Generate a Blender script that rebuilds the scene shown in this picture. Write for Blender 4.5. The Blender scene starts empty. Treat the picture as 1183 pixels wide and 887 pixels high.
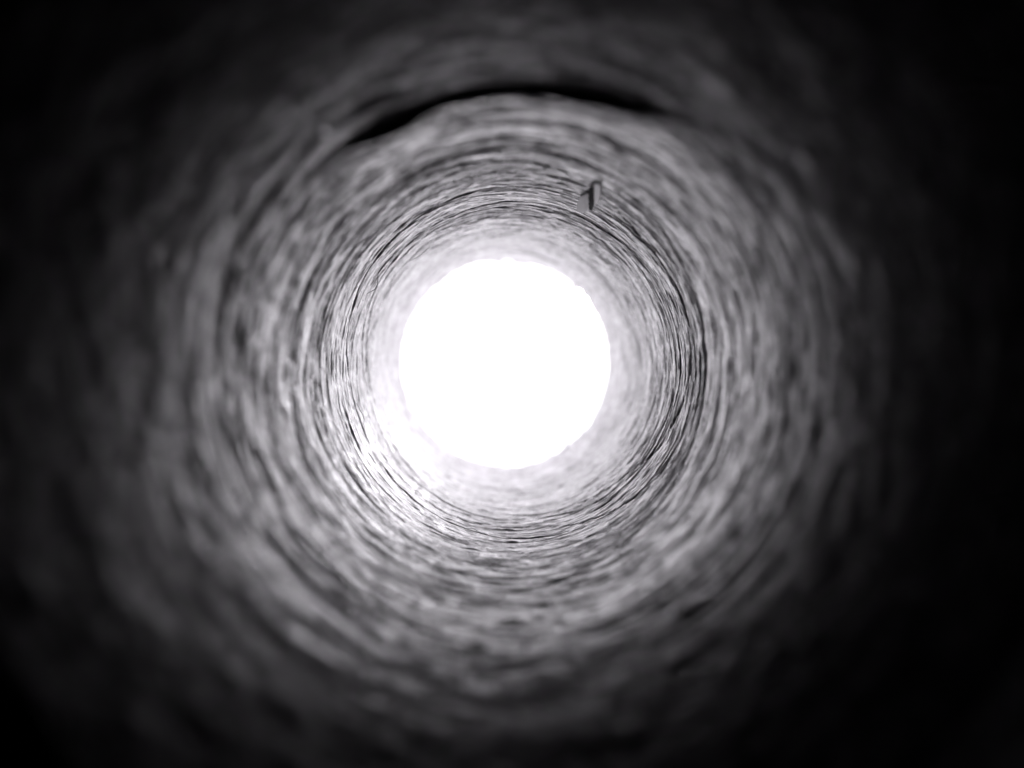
import bpy, math, random
import numpy as np
from mathutils import Vector

random.seed(4)
rng = np.random.RandomState(11)
S = bpy.context.scene
R = 0.020                      # inner radius of the tube, metres
F_PX = 929.0                   # focal length in pixels of the 1183 px wide photograph
PI = math.pi

# ------------------------------------------------------------------ camera
cam_d = bpy.data.cameras.new("camera")
cam = bpy.data.objects.new("camera", cam_d)
S.collection.objects.link(cam)
cam.location = (0, 0, 0)
cam.rotation_euler = (PI / 2 - 0.0178, 0, 0.0016)
cam_d.sensor_width = 36.0
cam_d.lens = 36.0 * F_PX / 1183.0
cam_d.clip_start = 0.001
cam_d.clip_end = 50.0
cam_d.dof.use_dof = True
cam_d.dof.focus_distance = 4.75 * R
cam_d.dof.aperture_fstop = 11.3
cam_d.dof.aperture_blades = 0
S.camera = cam

# ------------------------------------------------------------------ world: a dark room
w = bpy.data.worlds.new("World")
S.world = w
w.use_nodes = True
w.node_tree.nodes["Background"].inputs[0].default_value = (0, 0, 0, 1)
w.node_tree.nodes["Background"].inputs[1].default_value = 0.0

S.view_settings.view_transform = 'Standard'
S.view_settings.look = 'None'
S.view_settings.exposure = 0.0
S.view_settings.gamma = 1.0
S.view_settings.use_curve_mapping = False
S.render.engine = 'CYCLES'
S.cycles.max_bounces = 10
S.cycles.diffuse_bounces = 6
S.cycles.glossy_bounces = 6
S.cycles.caustics_reflective = True
S.cycles.sample_clamp_indirect = 4.0
S.cycles.use_denoising = True

LED_STRENGTH = 43.0
FILL_RING_STRENGTH = 26.0
DIFFUSER_STRENGTH = 0.9

# ------------------------------------------------------------------ helpers
def link(name, verts, faces, mat, parent=None, smooth=True):
    me = bpy.data.meshes.new(name)
    me.from_pydata(verts, [], faces)
    me.materials.append(mat)
    me.shade_smooth() if smooth else me.shade_flat()
    o = bpy.data.objects.new(name, me)
    S.collection.objects.link(o)
    o.parent = parent
    return o

def grid_mesh(name, P, mat, parent=None, flat_ends=False):
    """P: (rows, cols, 3), closed round the columns -> one mesh object"""
    n, m, _ = P.shape
    idx = np.arange(n * m).reshape(n, m)
    a = idx[:-1]
    b = idx[1:]
    q = np.stack([a, np.roll(a, -1, 1), np.roll(b, -1, 1), b], -1).reshape(-1, 4)
    me = bpy.data.meshes.new(name)
    me.vertices.add(n * m)
    me.vertices.foreach_set("co", P.reshape(-1).astype(np.float32))
    me.loops.add(q.size)
    me.polygons.add(len(q))
    me.polygons.foreach_set("loop_start", np.arange(0, q.size, 4, dtype=np.int32))
    me.loops.foreach_set("vertex_index", q.reshape(-1).astype(np.int32))
    me.update(calc_edges=True)
    me.validate()
    sm = np.ones(len(me.polygons), bool)
    if flat_ends:
        sm[:m] = sm[-m:] = False
    me.polygons.foreach_set("use_smooth", sm)
    me.materials.append(mat)
    o = bpy.data.objects.new(name, me)
    S.collection.objects.link(o)
    o.parent = parent
    return o

def pnoise(u, v, nu, lam, seed):
    """value noise, periodic in u (0..1) with nu cells, cell length lam in v; range -1..1"""
    T = np.random.RandomState(seed).uniform(-1, 1, (nu, 1024))
    x = (u % 1.0) * nu
    y = v / lam + 37.0
    xi = np.floor(x).astype(int)
    yi = np.floor(y).astype(int)
    fx = x - xi
    fy = y - yi
    fx = fx * fx * fx * (fx * (fx * 6 - 15) + 10)
    fy = fy * fy * fy * (fy * (fy * 6 - 15) + 10)
    x0, x1 = xi % nu, (xi + 1) % nu
    y0, y1 = yi % 1024, (yi + 1) % 1024
    return ((T[x0, y0] * (1 - fx) + T[x1, y0] * fx) * (1 - fy)
            + (T[x0, y1] * (1 - fx) + T[x1, y1] * fx) * fy)

def ring(table, th):
    """a closed smooth curve through (degrees, value) pairs"""
    t = sorted((a % 360, b) for a, b in table)
    a = np.array([x[0] for x in t], float)
    b = np.array([x[1] for x in t], float)
    a = np.concatenate([a - 360, a, a + 360])
    b = np.concatenate([b, b, b])
    fine = np.arange(-360, 720, 1.0)
    v = np.interp(fine, a, b)
    k = np.hanning(15)
    k /= k.sum()
    v = np.convolve(np.pad(v, 7, mode='edge'), k, mode='valid')
    return np.interp(np.degrees(th) % 360, fine, v)

def smooth(x, a, b):
    t = np.clip((x - a) / (b - a), 0, 1)
    return t * t * (3 - 2 * t)

# ------------------------------------------------------------------ materials
def node_mat(name):
    m = bpy.data.materials.new(name)
    m.use_nodes = True
    return m, m.node_tree.nodes, m.node_tree.links, m.node_tree.nodes["Principled BSDF"]

def paper_material(name, dark, light, rough=0.40):
    """grey fibrous paper: streaks run round the axis (object Y), no seam anywhere"""
    m, N, L, P = node_mat(name)
    tc = N.new("ShaderNodeTexCoord")
    def streak(sx, sy, detail, dist=0.0):
        mp = N.new("ShaderNodeMapping")
        mp.inputs["Scale"].default_value = (sx, sy, sx)
        L.new(tc.outputs["Object"], mp.inputs[0])
        n = N.new("ShaderNodeTexNoise")
        n.inputs["Scale"].default_value = 1.0
        n.inputs["Detail"].default_value = detail
        n.inputs["Distortion"].default_value = dist
        L.new(mp.outputs[0], n.inputs["Vector"])
        return n.outputs["Fac"]
    fine = streak(330, 2400, 3.0, 0.3)
    mid = streak(170, 950, 4.0, 0.4)
    patch = streak(120, 170, 4.0, 0.5)
    def add(a, b, fa, fb):
        x = N.new("ShaderNodeMath"); x.operation = 'MULTIPLY'; x.inputs[1].default_value = fa
        y = N.new("ShaderNodeMath"); y.operation = 'MULTIPLY_ADD'; y.inputs[1].default_value = fb
        L.new(a, x.inputs[0]); L.new(b, y.inputs[0]); L.new(x.outputs[0], y.inputs[2])
        return y.outputs[0]
    mix = add(add(fine, mid, .52, .32), patch, 1.0, .16)
    cr = N.new("ShaderNodeValToRGB")
    cr.color_ramp.elements[0].position = 0.42
    cr.color_ramp.elements[0].color = (*dark, 1)
    cr.color_ramp.elements[1].position = 0.58
    cr.color_ramp.elements[1].color = (*light, 1)
    L.new(mix, cr.inputs[0])
    fl = streak(900, 1500, 2.0, 0.2)
    fr = N.new("ShaderNodeMapRange")
    fr.inputs["From Min"].default_value = 0.575
    fr.inputs["From Max"].default_value = 0.70
    L.new(fl, fr.inputs["Value"])
    mx = N.new("ShaderNodeMix"); mx.data_type = 'RGBA'
    mx.inputs[7].default_value = (.50, .465, .52, 1)
    L.new(fr.outputs[0], mx.inputs[0]); L.new(cr.outputs[0], mx.inputs[6])
    L.new(mx.outputs[2], P.inputs["Base Color"])
    st = streak(230, 420, 3.0, 1.2)  # pale patches whose colour imitates highlights on the wall
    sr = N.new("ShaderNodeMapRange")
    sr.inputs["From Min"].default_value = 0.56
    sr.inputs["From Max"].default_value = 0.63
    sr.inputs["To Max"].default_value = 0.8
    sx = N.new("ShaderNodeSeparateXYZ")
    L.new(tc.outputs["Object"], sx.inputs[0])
    low = N.new("ShaderNodeMath"); low.operation = 'MULTIPLY_ADD'     # painted highlights get denser towards the lower left
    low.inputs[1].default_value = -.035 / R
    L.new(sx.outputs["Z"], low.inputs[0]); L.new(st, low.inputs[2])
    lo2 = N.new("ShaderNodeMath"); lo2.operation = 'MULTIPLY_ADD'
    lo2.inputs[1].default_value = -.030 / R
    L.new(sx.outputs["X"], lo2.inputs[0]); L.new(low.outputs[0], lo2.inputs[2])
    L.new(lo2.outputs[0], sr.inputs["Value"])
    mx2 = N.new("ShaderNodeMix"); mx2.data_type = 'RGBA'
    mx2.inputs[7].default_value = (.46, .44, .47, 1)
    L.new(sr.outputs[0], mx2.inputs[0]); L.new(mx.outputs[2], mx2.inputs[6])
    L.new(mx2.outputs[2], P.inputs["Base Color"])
    rr = N.new("ShaderNodeMapRange")
    rr.inputs["From Min"].default_value = 0.35
    rr.inputs["From Max"].default_value = 0.65
    rr.inputs["To Min"].default_value = rough + 0.12
    rr.inputs["To Max"].default_value = rough - 0.12
    L.new(mid, rr.inputs["Value"])
    gl = N.new("ShaderNodeMix")            # smooth fibre flecks glint, the paper between them is dull
    gl.inputs[3].default_value = .22
    L.new(fr.outputs[0], gl.inputs[0]); L.new(rr.outputs[0], gl.inputs[2])
    L.new(gl.outputs[0], P.inputs["Roughness"])
    P.inputs["Specular IOR Level"].default_value = 0.8
    bp = N.new("ShaderNodeBump")
    bp.inputs["Strength"].default_value = 1.0
    bp.inputs["Distance"].default_value = 0.00014
    L.new(add(add(fine, mid, .45, .25), fl, 1.0, .5), bp.inputs["Height"])
    L.new(bp.outputs[0], P.inputs["Normal"])
    return m

def plain(name, col, rough):
    m, N, L, P = node_mat(name)
    n = N.new("ShaderNodeTexNoise"); n.inputs["Scale"].default_value = 900
    cr = N.new("ShaderNodeValToRGB")
    cr.color_ramp.elements[0].color = (*[c * .8 for c in col], 1)
    cr.color_ramp.elements[1].color = (*col, 1)
    L.new(n.outputs["Fac"], cr.inputs[0]); L.new(cr.outputs[0], P.inputs["Base Color"])
    P.inputs["Roughness"].default_value = rough
    return m

def emitter(name, col, strength):
    m, N, L, P = node_mat(name)
    P.inputs["Base Color"].default_value = (.8, .8, .8, 1)
    P.inputs["Emission Color"].default_value = (*col, 1)
    P.inputs["Emission Strength"].default_value = strength
    return m

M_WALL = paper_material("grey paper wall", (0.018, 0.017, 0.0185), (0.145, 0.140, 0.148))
M_FLECK = plain("pale paper", (0.42, 0.40, 0.43), 0.6)
def translucent(m, k, c=(.12, .115, .12, 1)):
    N, L = m.node_tree.nodes, m.node_tree.links
    t = N.new("ShaderNodeBsdfTranslucent"); t.inputs[0].default_value = c
    x = N.new("ShaderNodeMixShader"); x.inputs[0].default_value = k
    L.new(N["Principled BSDF"].outputs[0], x.inputs[1]); L.new(t.outputs[0], x.inputs[2])
    L.new(x.outputs[0], N["Material Output"].inputs[0])
M_SCRAP = plain("thin paper", (0.52, 0.50, 0.53), 0.5)
translucent(M_SCRAP, .35)
M_SCRAP.node_tree.nodes["Principled BSDF"].inputs["Roughness"].default_value = .45
M_SCRAP.node_tree.nodes["Principled BSDF"].inputs["Specular IOR Level"].default_value = .36
M_FIBRE = plain("dark fibre", (0.06, 0.055, 0.06), 0.6)
M_FIBRE_PALE = plain("pale fibre", (0.5, 0.49, 0.5), 0.4)
M_CREASE_SHADE = plain("shaded crease", (.02, .019, .021), .9)  # dark colour stands for the shade inside the fold
M_CREASE_SHADE.node_tree.nodes["Principled BSDF"].inputs["Specular IOR Level"].default_value = .12
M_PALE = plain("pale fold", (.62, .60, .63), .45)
M_METAL = plain("dark metal", (0.04, 0.04, 0.045), 0.4)
M_DIFF = emitter("lit diffuser", (1.0, 0.96, 1.025), DIFFUSER_STRENGTH)
M_FILL_RING = emitter("added fill ring", (1.0, 0.96, 1.025), FILL_RING_STRENGTH)
M_LED = emitter("lit led", (1.0, 0.96, 1.025), LED_STRENGTH)

# ------------------------------------------------------------------ the tube: wound paper bands
D_MOUTH = 1.62                 # distances along the axis in radii
D_END = 7.85
NC = 1300                      # columns round the tube
u = np.arange(NC) / NC
th = u * 2 * PI

tube = bpy.data.objects.new("paper_tube", None)
S.collection.objects.link(tube)
tube["label"] = "long grey paper tube seen from inside, its rough ringed wall fading to black"
tube["category"] = "tube"

# seams between bands as radius in photo pixels at each angle (0 right, 90 top)
SEAM_LIP = [(0, 366), (19, 366), (32, 367), (43, 362), (50, 350), (58, 339), (70, 330), (90, 324), (104, 319),
            (115, 316), (125, 317), (135, 330), (150, 346), (170, 360), (188, 366), (206, 366), (235, 352),
            (262, 344), (285, 346), (320, 358)]
SEAM_UP = [(90, 256), (69, 249), (44, 236), (22, 228), (11, 225), (-1, 222), (-29, 226), (-60, 240), (-90, 256),
           (-120, 262), (-150, 262), (180, 257), (150, 252), (130, 250), (110, 254)]
SEAM_FINE = [(91, 186), (120, 181), (148, 176), (171, 168), (196, 160), (216, 163), (245, 168), (273, 171),
             (287, 173), (321, 181), (340, 186), (0, 189), (30, 187), (60, 185)]
d_lip = F_PX / ring(SEAM_LIP, th)
d_up = F_PX / ring(SEAM_UP, th)
d_fine = F_PX / ring(SEAM_FINE, th)
jag = 0.05 * pnoise(u, 0 * u, 40, 1.0, 5) + 0.03 * pnoise(u, 0 * u, 120, 1.0, 6) + 0.10 * pnoise(u, 0 * u, 9, 1.0, 7)
d_end = D_END + jag
wob = 0.014 * pnoise(u, 0 * u, 30, 1.0, 8) + 0.006 * pnoise(u, 0 * u, 110, 1.0, 9)
d_lip = d_lip + 0.4 * wob
d_up = d_up + wob
d_fine = d_fine + 0.7 * wob

# height of the lifted edge along the lip seam (two swellings over the top)
deg = np.degrees(th)
def bell(c, s): return np.exp(-(((deg - c + 180) % 360 - 180) / s) ** 2)
lip_h = (0.0004 + 0.046 * np.minimum(1, 0.85 * bell(117, 9) + bell(74, 14) + 0.6 * bell(98, 14))
         + 0.003 * bell(25, 20) + 0.005 * bell(193, 12) + 0.001 * bell(262, 16))

# fibres pressed into the wall: long thin grooves and ridges
GROOVES = []   # (theta0, theta span, d at start, drift in d, half width, depth)
for k in range(3000):
    r0 = rng.uniform(118, 350)
    d0 = 929.0 / r0
    sp = rng.uniform(0.08, 0.4) if rng.rand() < .7 else rng.uniform(.5, 2.2)
    GROOVES.append((rng.uniform(0, 2 * PI), sp, d0, rng.normal(0, 0.03) - .02 * sp, rng.uniform(.007, .016),
                    rng.choice([-1, 1]) * rng.uniform(.001, .0040) * (1 if r0 < 260 else .75)))
def seam_groove(points, width, depth):
    """(image angle, radius in photo pixels) points, angles running clockwise -> grooves piece by piece"""
    A = np.unwrap(np.radians([p[0] for p in points]))
    rr = np.array([p[1] for p in points], float)
    k = np.linspace(0, 1, len(points))
    n = 28
    f = np.linspace(0, 1, n + 1)
    A, rr = np.interp(f, k, A), np.interp(f, k, rr)
    rr = np.convolve(np.pad(rr, 2, mode='edge'), np.ones(5) / 5, mode='valid') + rng.normal(0, .35, n + 1)
    for i in range(n):
        t0, t1, q0, q1 = A[i], A[i + 1], rr[i], rr[i + 1]
        if t1 < t0:
            t0, t1, q0, q1 = t1, t0, q1, q0
        GROOVES.append((t0 % (2 * PI), t1 - t0, F_PX / q0, F_PX / q1 - F_PX / q0, width,
                        depth * math.sin(PI * (i + .5) / n) ** .8 * rng.uniform(.7, 1.15), True))
seam_groove([(60, 223), (52, 213), (31, 209), (11, 208), (0, 206), (-29, 190), (-39, 185)], .018, -.020)
seam_groove([(120, 246), (100, 243), (85, 238), (75, 234), (66, 228)], .02, -.010)
seam_groove([(112, 226), (97, 227), (85, 224)], .028, -.016)
seam_groove([(135, 168), (112, 172), (91, 177), (74, 176), (55, 170), (40, 160)], .02, -.010)
seam_groove([(-20, 214), (-45, 205), (-60, 197), (-75, 190)], .016, -.011)
seam_groove([(-80, 186), (-100, 184), (-120, 182), (-140, 180)], .014, -.007)

def hairline(off, width, depth, c=(0, 0)):
    a = np.arange(0, 361, 10) % 360
    q = ring(SEAM_FINE, np.radians(a)) + off
    for i in range(36):
        d0, d1 = F_PX / q[i], F_PX / q[i + 1]
        GROOVES.append((math.radians(i * 10), math.radians(10), d0, d1 - d0, width, depth, True))
hairline(5.5, .009, -.017)
hairline(-7, .010, -.004)
hairline(24, .011, -.016)

def groove_field(T, D):
    """T, D (rows, cols); rows hold nearly constant d steps -> vectorised over a window of columns"""
    H = np.zeros_like(D)
    dmin, dmax = D.min(), D.max()
    for g in GROOVES:
        t0, sp, d0, dr, wd, dep = g[:6]
        whole = len(g) > 6
        if max(d0, d0 + dr) + 3 * wd < dmin or min(d0, d0 + dr) - 3 * wd > dmax:
            continue
        c0 = int(t0 / (2 * PI) * NC)
        n = max(3, int(round(sp / (2 * PI) * NC)) + (0 if whole else 1))
        cols = np.arange(c0, c0 + n) % NC
        s = (np.arange(n) / max(1, n - 1))
        env = np.ones(n) if whole else np.sin(PI * s) ** .6
        dc = d0 + dr * s
        sub = D[:, cols]
        rows = np.where((sub.max(1) > dc.min() - 3 * wd) & (sub.min(1) < dc.max() + 3 * wd))[0]
        if len(rows) == 0:
            continue
        r0, r1 = rows[0], rows[-1] + 1
        x = (sub[r0:r1] - dc[None]) / wd
        H[r0:r1, cols] += dep * env[None] * np.exp(-x * x)
    return H

def bend(D):
    """the tube is not quite straight: its far end drifts up and to the left (radii)"""
    k = np.clip((D - 4.0) / (7.85 - 4.0), 0, 1.1) ** 1.7
    return -.090 * k, .060 * k

def flare(D):
    """invented horn shape that turns the near wall into shade, most at the lower right"""
    k = 0.122 * np.maximum(0, 3.08 - D) ** 2
    if np.ndim(D) == 2:
        k = k * (1 + .7 * bell(-40, 72) - .36 * bell(205, 42))[None]  # uneven widening deepens shade at lower right, eases it at left
    return k

def relief(U, D):
    """inward height of the wall in radii"""
    warp = 0.05 * pnoise(U, D, 7, .9, 21) + 0.02 * pnoise(U, D, 19, .4, 22)
    V = D + warp
    W = U + 0.01 * pnoise(U, D, 9, .5, 23)
    h = 0.007 * pnoise(W, V, 5, .8, 61)
    h += 0.0040 * pnoise(W, V, 13, .30, 62)
    h += 0.0020 * pnoise(W, V, 27, .13, 33)
    h += 0.0020 * pnoise(W, V, 26, .050, 34)
    h += 0.0017 * pnoise(W, V, 34, .022, 35)
    h += 0.0011 * pnoise(W, V, 60, .012, 36)
    h += 0.0009 * pnoise(W, V, 260, .017, 38)
    h += 0.0010 * pnoise(W, V, 150, .034, 39)
    b = pnoise(W, V, 70, .09, 37)
    h += 0.006 * np.clip(b - .35, 0, 1)             # scattered bright bumps
    h += 0.012 * np.clip(pnoise(U, D, 46, .2, 40) - .55, 0, 1)
    near = 1 - smooth(D, 1.9, 2.9)
    return (.85 + .25 * smooth(D, 3.6, 4.4)) * h * (1 - .9 * near) + near * (.0030 * pnoise(U, D, 17, .24, 71) + .0018 * pnoise(U, D, 40, .11, 42))\
        + (1 - smooth(D, 3.3, 4.4)) * (.55 + .45 * smooth(D, 2.2, 3.0)) * (.0040 * pnoise(U, D, 60, .075, 43) + .0028 * pnoise(U, D, 100, .042, 44))

def band(name, da, db, rows, near_h, far_h, near_dip, far_dip, label=None):
    """a ring of wall between two seams; near_h / far_h lift its edges, the dips roll them into the seam"""
    s = np.linspace(0, 1, rows)[:, None]
    D = 1.0 / ((1 - s) / da[None] + s / db[None])
    U = np.repeat(u[None], rows, 0)
    H = relief(U, D) + groove_field(U * 2 * PI, D)
    H += near_h[None] * (1 - smooth(D - da[None], 0.0, 0.42)) + far_h * smooth(D - db[None], -.5, 0)
    H -= near_dip * np.exp(-(D - da[None]) / .012) + far_dip * np.exp(-(db[None] - D) / .012)
    rad = 1 + flare(D) - H
    skirt0, skirt1 = 1.05 + flare(D[:1]), 1.05 + flare(D[-1:])
    D = np.concatenate([D[:1] + .002, D, D[-1:] - .002])
    rad = np.concatenate([skirt0, rad, skirt1])
    ct, st = np.cos(th)[None], np.sin(th)[None]
    bx, bz = bend(D)
    P = np.stack([rad * ct + bx, D, rad * st + bz], -1) * R
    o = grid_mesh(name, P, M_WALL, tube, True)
    if label:
        o["label"] = label
    return o

zero = np.zeros(NC)
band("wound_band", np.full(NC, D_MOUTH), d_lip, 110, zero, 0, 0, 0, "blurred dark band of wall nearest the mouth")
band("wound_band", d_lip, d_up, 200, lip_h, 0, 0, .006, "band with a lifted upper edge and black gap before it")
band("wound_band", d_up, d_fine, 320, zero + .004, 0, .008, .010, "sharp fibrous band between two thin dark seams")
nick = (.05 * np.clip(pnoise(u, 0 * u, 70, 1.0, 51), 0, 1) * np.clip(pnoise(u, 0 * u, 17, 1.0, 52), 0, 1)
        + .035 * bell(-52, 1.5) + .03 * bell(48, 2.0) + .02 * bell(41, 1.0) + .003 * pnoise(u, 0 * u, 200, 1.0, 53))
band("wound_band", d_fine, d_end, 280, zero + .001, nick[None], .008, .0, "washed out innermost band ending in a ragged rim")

# outside of the tube with both end rims
FM = float(flare(D_MOUTH))
prof = [(1.055 + FM, D_MOUTH + .004), (1.055 + FM, D_MOUTH), (1.12 + FM, D_MOUTH)]
prof += [(1.13 + float(flare(x)), x) for x in np.linspace(D_MOUTH + .02, 3.1, 12)] + [(1.13, D_END - .2), (1.12, D_END - .18),
        (1.055, D_END - .18), (1.055, D_END - .184)]
tt = np.arange(128) / 128 * 2 * PI
prof = prof[:-4] + [(1.13, d) for d in np.linspace(3.4, D_END - .5, 10)] + prof[-4:]
P = np.array([[(r * math.cos(t) + bend(d)[0], d, r * math.sin(t) + bend(d)[1]) for t in tt] for r, d in prof]) * R
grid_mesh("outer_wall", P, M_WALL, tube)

# ------------------------------------------------------------------ paper flap hanging on the wall, upper right
def px(x, y, d):
    """a point of the photograph at distance d (radii) along the axis"""
    return Vector(((x - 590) / F_PX * d, d, (427 - y) / F_PX * d)) * R

def sheet(name, quads, mat, parent, thick=0.00012):
    """thin folded scrap: quads share their fold line; both faces and the edge are built"""
    vs, fs = [], []
    for row in quads:
        a = len(vs)
        n = len(row)
        front = row
        back = [p + Vector((0, thick, 0)) for p in row]
        vs += front + back
        fs.append(tuple(range(a, a + n)))
        fs.append(tuple(a + n + i for i in reversed(range(n))))
        for i in range(n):
            j = (i + 1) % n
            fs.append((a + i, a + n + i, a + n + j, a + j))
    return link(name, vs, fs, mat, parent, smooth=False)

def wp(x, y, proud):
    """a point of the photograph lying proud of the tube wall by that many radii"""
    dx, dy = x - 590, 427 - y
    a = math.atan2(dy, dx)
    q = 1 - proud
    return Vector((q * math.cos(a), q * F_PX / math.hypot(dx, dy), q * math.sin(a))) * R

def scrap(name, pts, mat, parent, thick=.003):
    """thin flake lying along the wall, a solid with its own thickness"""
    top = [wp(x, y, p) for x, y, p in pts]
    bot = [v * (1 + thick / 1.0) for v in top]
    n = len(pts)
    c = sum(top, Vector()) / n * .998
    vs = top + bot + [c]
    fs = [(i, (i + 1) % n, 2 * n) for i in range(n)] + [tuple(n + i for i in reversed(range(n)))]
    fs += [(i, n + i, n + (i + 1) % n, (i + 1) % n) for i in range(n)]
    return link(name, vs, fs, mat, parent, smooth=False)

flap = scrap("paper_flap", [(676, 224, .010), (676.4, 232, .011), (677, 244, .012), (670, 247, .011), (663, 244, .008), (663.5, 235, .008), (667, 228, .008)],
             M_SCRAP, tube, .006)
flap["label"] = "small folded scrap of pale paper standing off the wall"
scrap("flap_fold", [(683, 213, .011), (690.5, 214, .008), (690.5, 226, .008), (688, 234, .008), (683, 239, .011)], M_PALE, flap, .006)
scrap("flap_crease_shade", [(676.6, 217, .014), (682.4, 216, .014), (682.4, 238, .015), (680, 244, .015), (677.6, 242, .015)], M_CREASE_SHADE, flap, .008)

# ------------------------------------------------------------------ loose fibres standing off the wall
def strand(name, pts, r, mat, parent, sides=5):
    vs, fs = [], []
    n = len(pts)
    for i, p in enumerate(pts):
        t = (pts[min(i + 1, n - 1)] - pts[max(i - 1, 0)]).normalized()
        a = t.orthogonal().normalized()
        b = t.cross(a)
        k = r * (1 - .75 * abs(2 * i / (n - 1) - 1) ** 3)
        for j in range(sides):
            q = 2 * PI * j / sides
            vs.append(p + a * k * math.cos(q) + b * k * math.sin(q))
    for i in range(n - 1):
        for j in range(sides):
            fs.append((i * sides + j, i * sides + (j + 1) % sides, (i + 1) * sides + (j + 1) % sides, (i + 1) * sides + j))
    fs.append(tuple(reversed(range(sides))))
    fs.append(tuple((n - 1) * sides + j for j in range(sides)))
    return link(name, vs, fs, mat, parent)

strand("loose_fibre", [px(706, 245, 4.15), px(709, 251, 4.14), px(712, 257, 4.14), px(716, 261, 4.14)], .00005, M_FIBRE_PALE, tube)
strand("loose_fibre", [px(706, 245, 4.15), px(711, 248, 4.1), px(718, 252, 4.05)], .00004, M_FIBRE_PALE, tube)
for k in range(30):
    t0 = random.uniform(0, 2 * PI)
    d0 = F_PX / random.uniform(150, 300)
    n = 7
    span = random.uniform(.06, .22) * random.choice((-1, 1))
    dr = random.uniform(-.07, .07)
    bow = random.uniform(.004, .03)
    pts = []
    for i in range(n):
        s = i / (n - 1)
        rr = 0.985 - bow * math.sin(PI * s) - .006 * random.random()
        t = t0 + span * s
        d = d0 + dr * s + .03 * math.sin(PI * s) * (1 if k % 2 else -1)
        pts.append(Vector((rr * math.cos(t), d, rr * math.sin(t))) * R)
    strand("loose_fibre", pts, random.uniform(.00002, .000045), M_FIBRE if k % 3 == 0 else M_FIBRE_PALE, tube)

# knots and grains on the wall (beads added for bright glints, dark nubs on the fine seam)
def grain(name, x, y, size, mat, proud=.975):
    dx, dy = x - 590, 427 - y
    a = math.atan2(dy, dx)
    d = proud * F_PX / math.hypot(dx, dy)
    c = Vector((proud * math.cos(a), d, proud * math.sin(a))) * R
    rad = size * .5 / F_PX * d * R
    vs, fs = [], []
    nu_, nv = 8, 5
    for i in range(nv + 1):
        p = PI * i / nv
        for j in range(nu_):
            q = 2 * PI * j / nu_
            k = rad * random.uniform(.75, 1.15)
            vs.append(c + Vector((math.sin(p) * math.cos(q), math.sin(p) * math.sin(q), math.cos(p))) * k)
    for i in range(nv):
        for j in range(nu_):
            fs.append((i * nu_ + j, i * nu_ + (j + 1) % nu_, (i + 1) * nu_ + (j + 1) % nu_, (i + 1) * nu_ + j))
    return link(name, vs, fs, mat, tube)
for x, y, s in [(626, 604, 4), (652, 505, 4)]:
    grain("dark_nub", x, y, s, M_FIBRE, .993)
M_GLINT, N_, L_, P_ = node_mat("clear glint bead")  # clear beads added to refract lamp light into bright spots
P_.inputs["Base Color"].default_value = (.9, .89, .92, 1)
P_.inputs["Roughness"].default_value = .12
P_.inputs["Transmission Weight"].default_value = 1.0
P_.inputs["IOR"].default_value = 1.4
for x, y, s in [(237, 645, 11), (612, 114, 9), (212, 505, 8), (975, 335, 6), (925, 340, 7), (150, 425, 7), (372, 150, 8),
                (960, 410, 7), (290, 690, 8)]:
    grain("glint_bead", x, y, s * 1.6, M_GLINT, .988)
for k in range(70):
    a_ = rng.normal(math.radians(232), 0.9)
    r_ = rng.uniform(285, 420)
    grain("glint_bead", 590 + r_ * math.cos(a_), 427 - r_ * math.sin(a_), rng.uniform(2.0, 5.0) * (.35 + r_ / 330), M_GLINT, .994)

# ------------------------------------------------------------------ the lamp shining into the far end
lamp = bpy.data.objects.new("lamp", None)
S.collection.objects.link(lamp)
lamp["label"] = "blinding white round light filling the far end of the tube"
lamp["category"] = "lamp"
G = 1.5                         # gap between the tube's rim and the lamp, in radii
OFF = (1.05, 0.62)              # it sits up and to the right of the axis
LR = 2.75
lamp.location = (OFF[0] * R, (D_END + G) * R, OFF[1] * R)
def lathe(name, prof, mat, n=64, c=(0, 0)):
    P = np.array([[(r * math.cos(t) + c[0], d, r * math.sin(t) + c[1]) for t in np.arange(n) / n * 2 * PI] for r, d in prof]) * R
    return grid_mesh(name, P, mat, lamp)
lathe("diffuser", [(.001, .0), (LR * .5, .0), (LR, .02), (LR, .06)], M_DIFF)
lathe("housing", [(LR + .01, .08), (LR + .01, -.03), (LR + .14, -.03), (LR + .18, .1), (LR + .18, .7), (.9, 1.3), (.8, 4.0), (.001, 4.05)], M_METAL)
lathe("led", [(.001, -.2), (.24, -.17), (.40, -.07), (.44, -.004)], M_LED, 32, (.22, .42))
# emitter ring added out of view to brighten only the wall near the rim
ring_c = (bend(D_END)[0] - .17 - OFF[0], bend(D_END)[1] - .10 - OFF[1])
lathe("added_fill_ring", [(1.26, -G + .44), (1.26, -G + .36), (1.46, -G + .36), (1.46, -G + .44), (1.26, -G + .44)], M_FILL_RING, 64, ring_c)
for a_ in (90, 210, 330):      # unseen arms made up to carry the added ring
    ca, sa = math.cos(math.radians(a_)), math.sin(math.radians(a_))
    p0 = Vector((ring_c[0] + 1.45 * ca, -G + .40, ring_c[1] + 1.45 * sa)) * R
    p1 = Vector(((LR + .08) * ca, -.01, (LR + .08) * sa)) * R
    strand("fill_ring_arm", [p0, p0.lerp(p1, .35), p0.lerp(p1, .7), p1], .0007, M_METAL, lamp, 8)
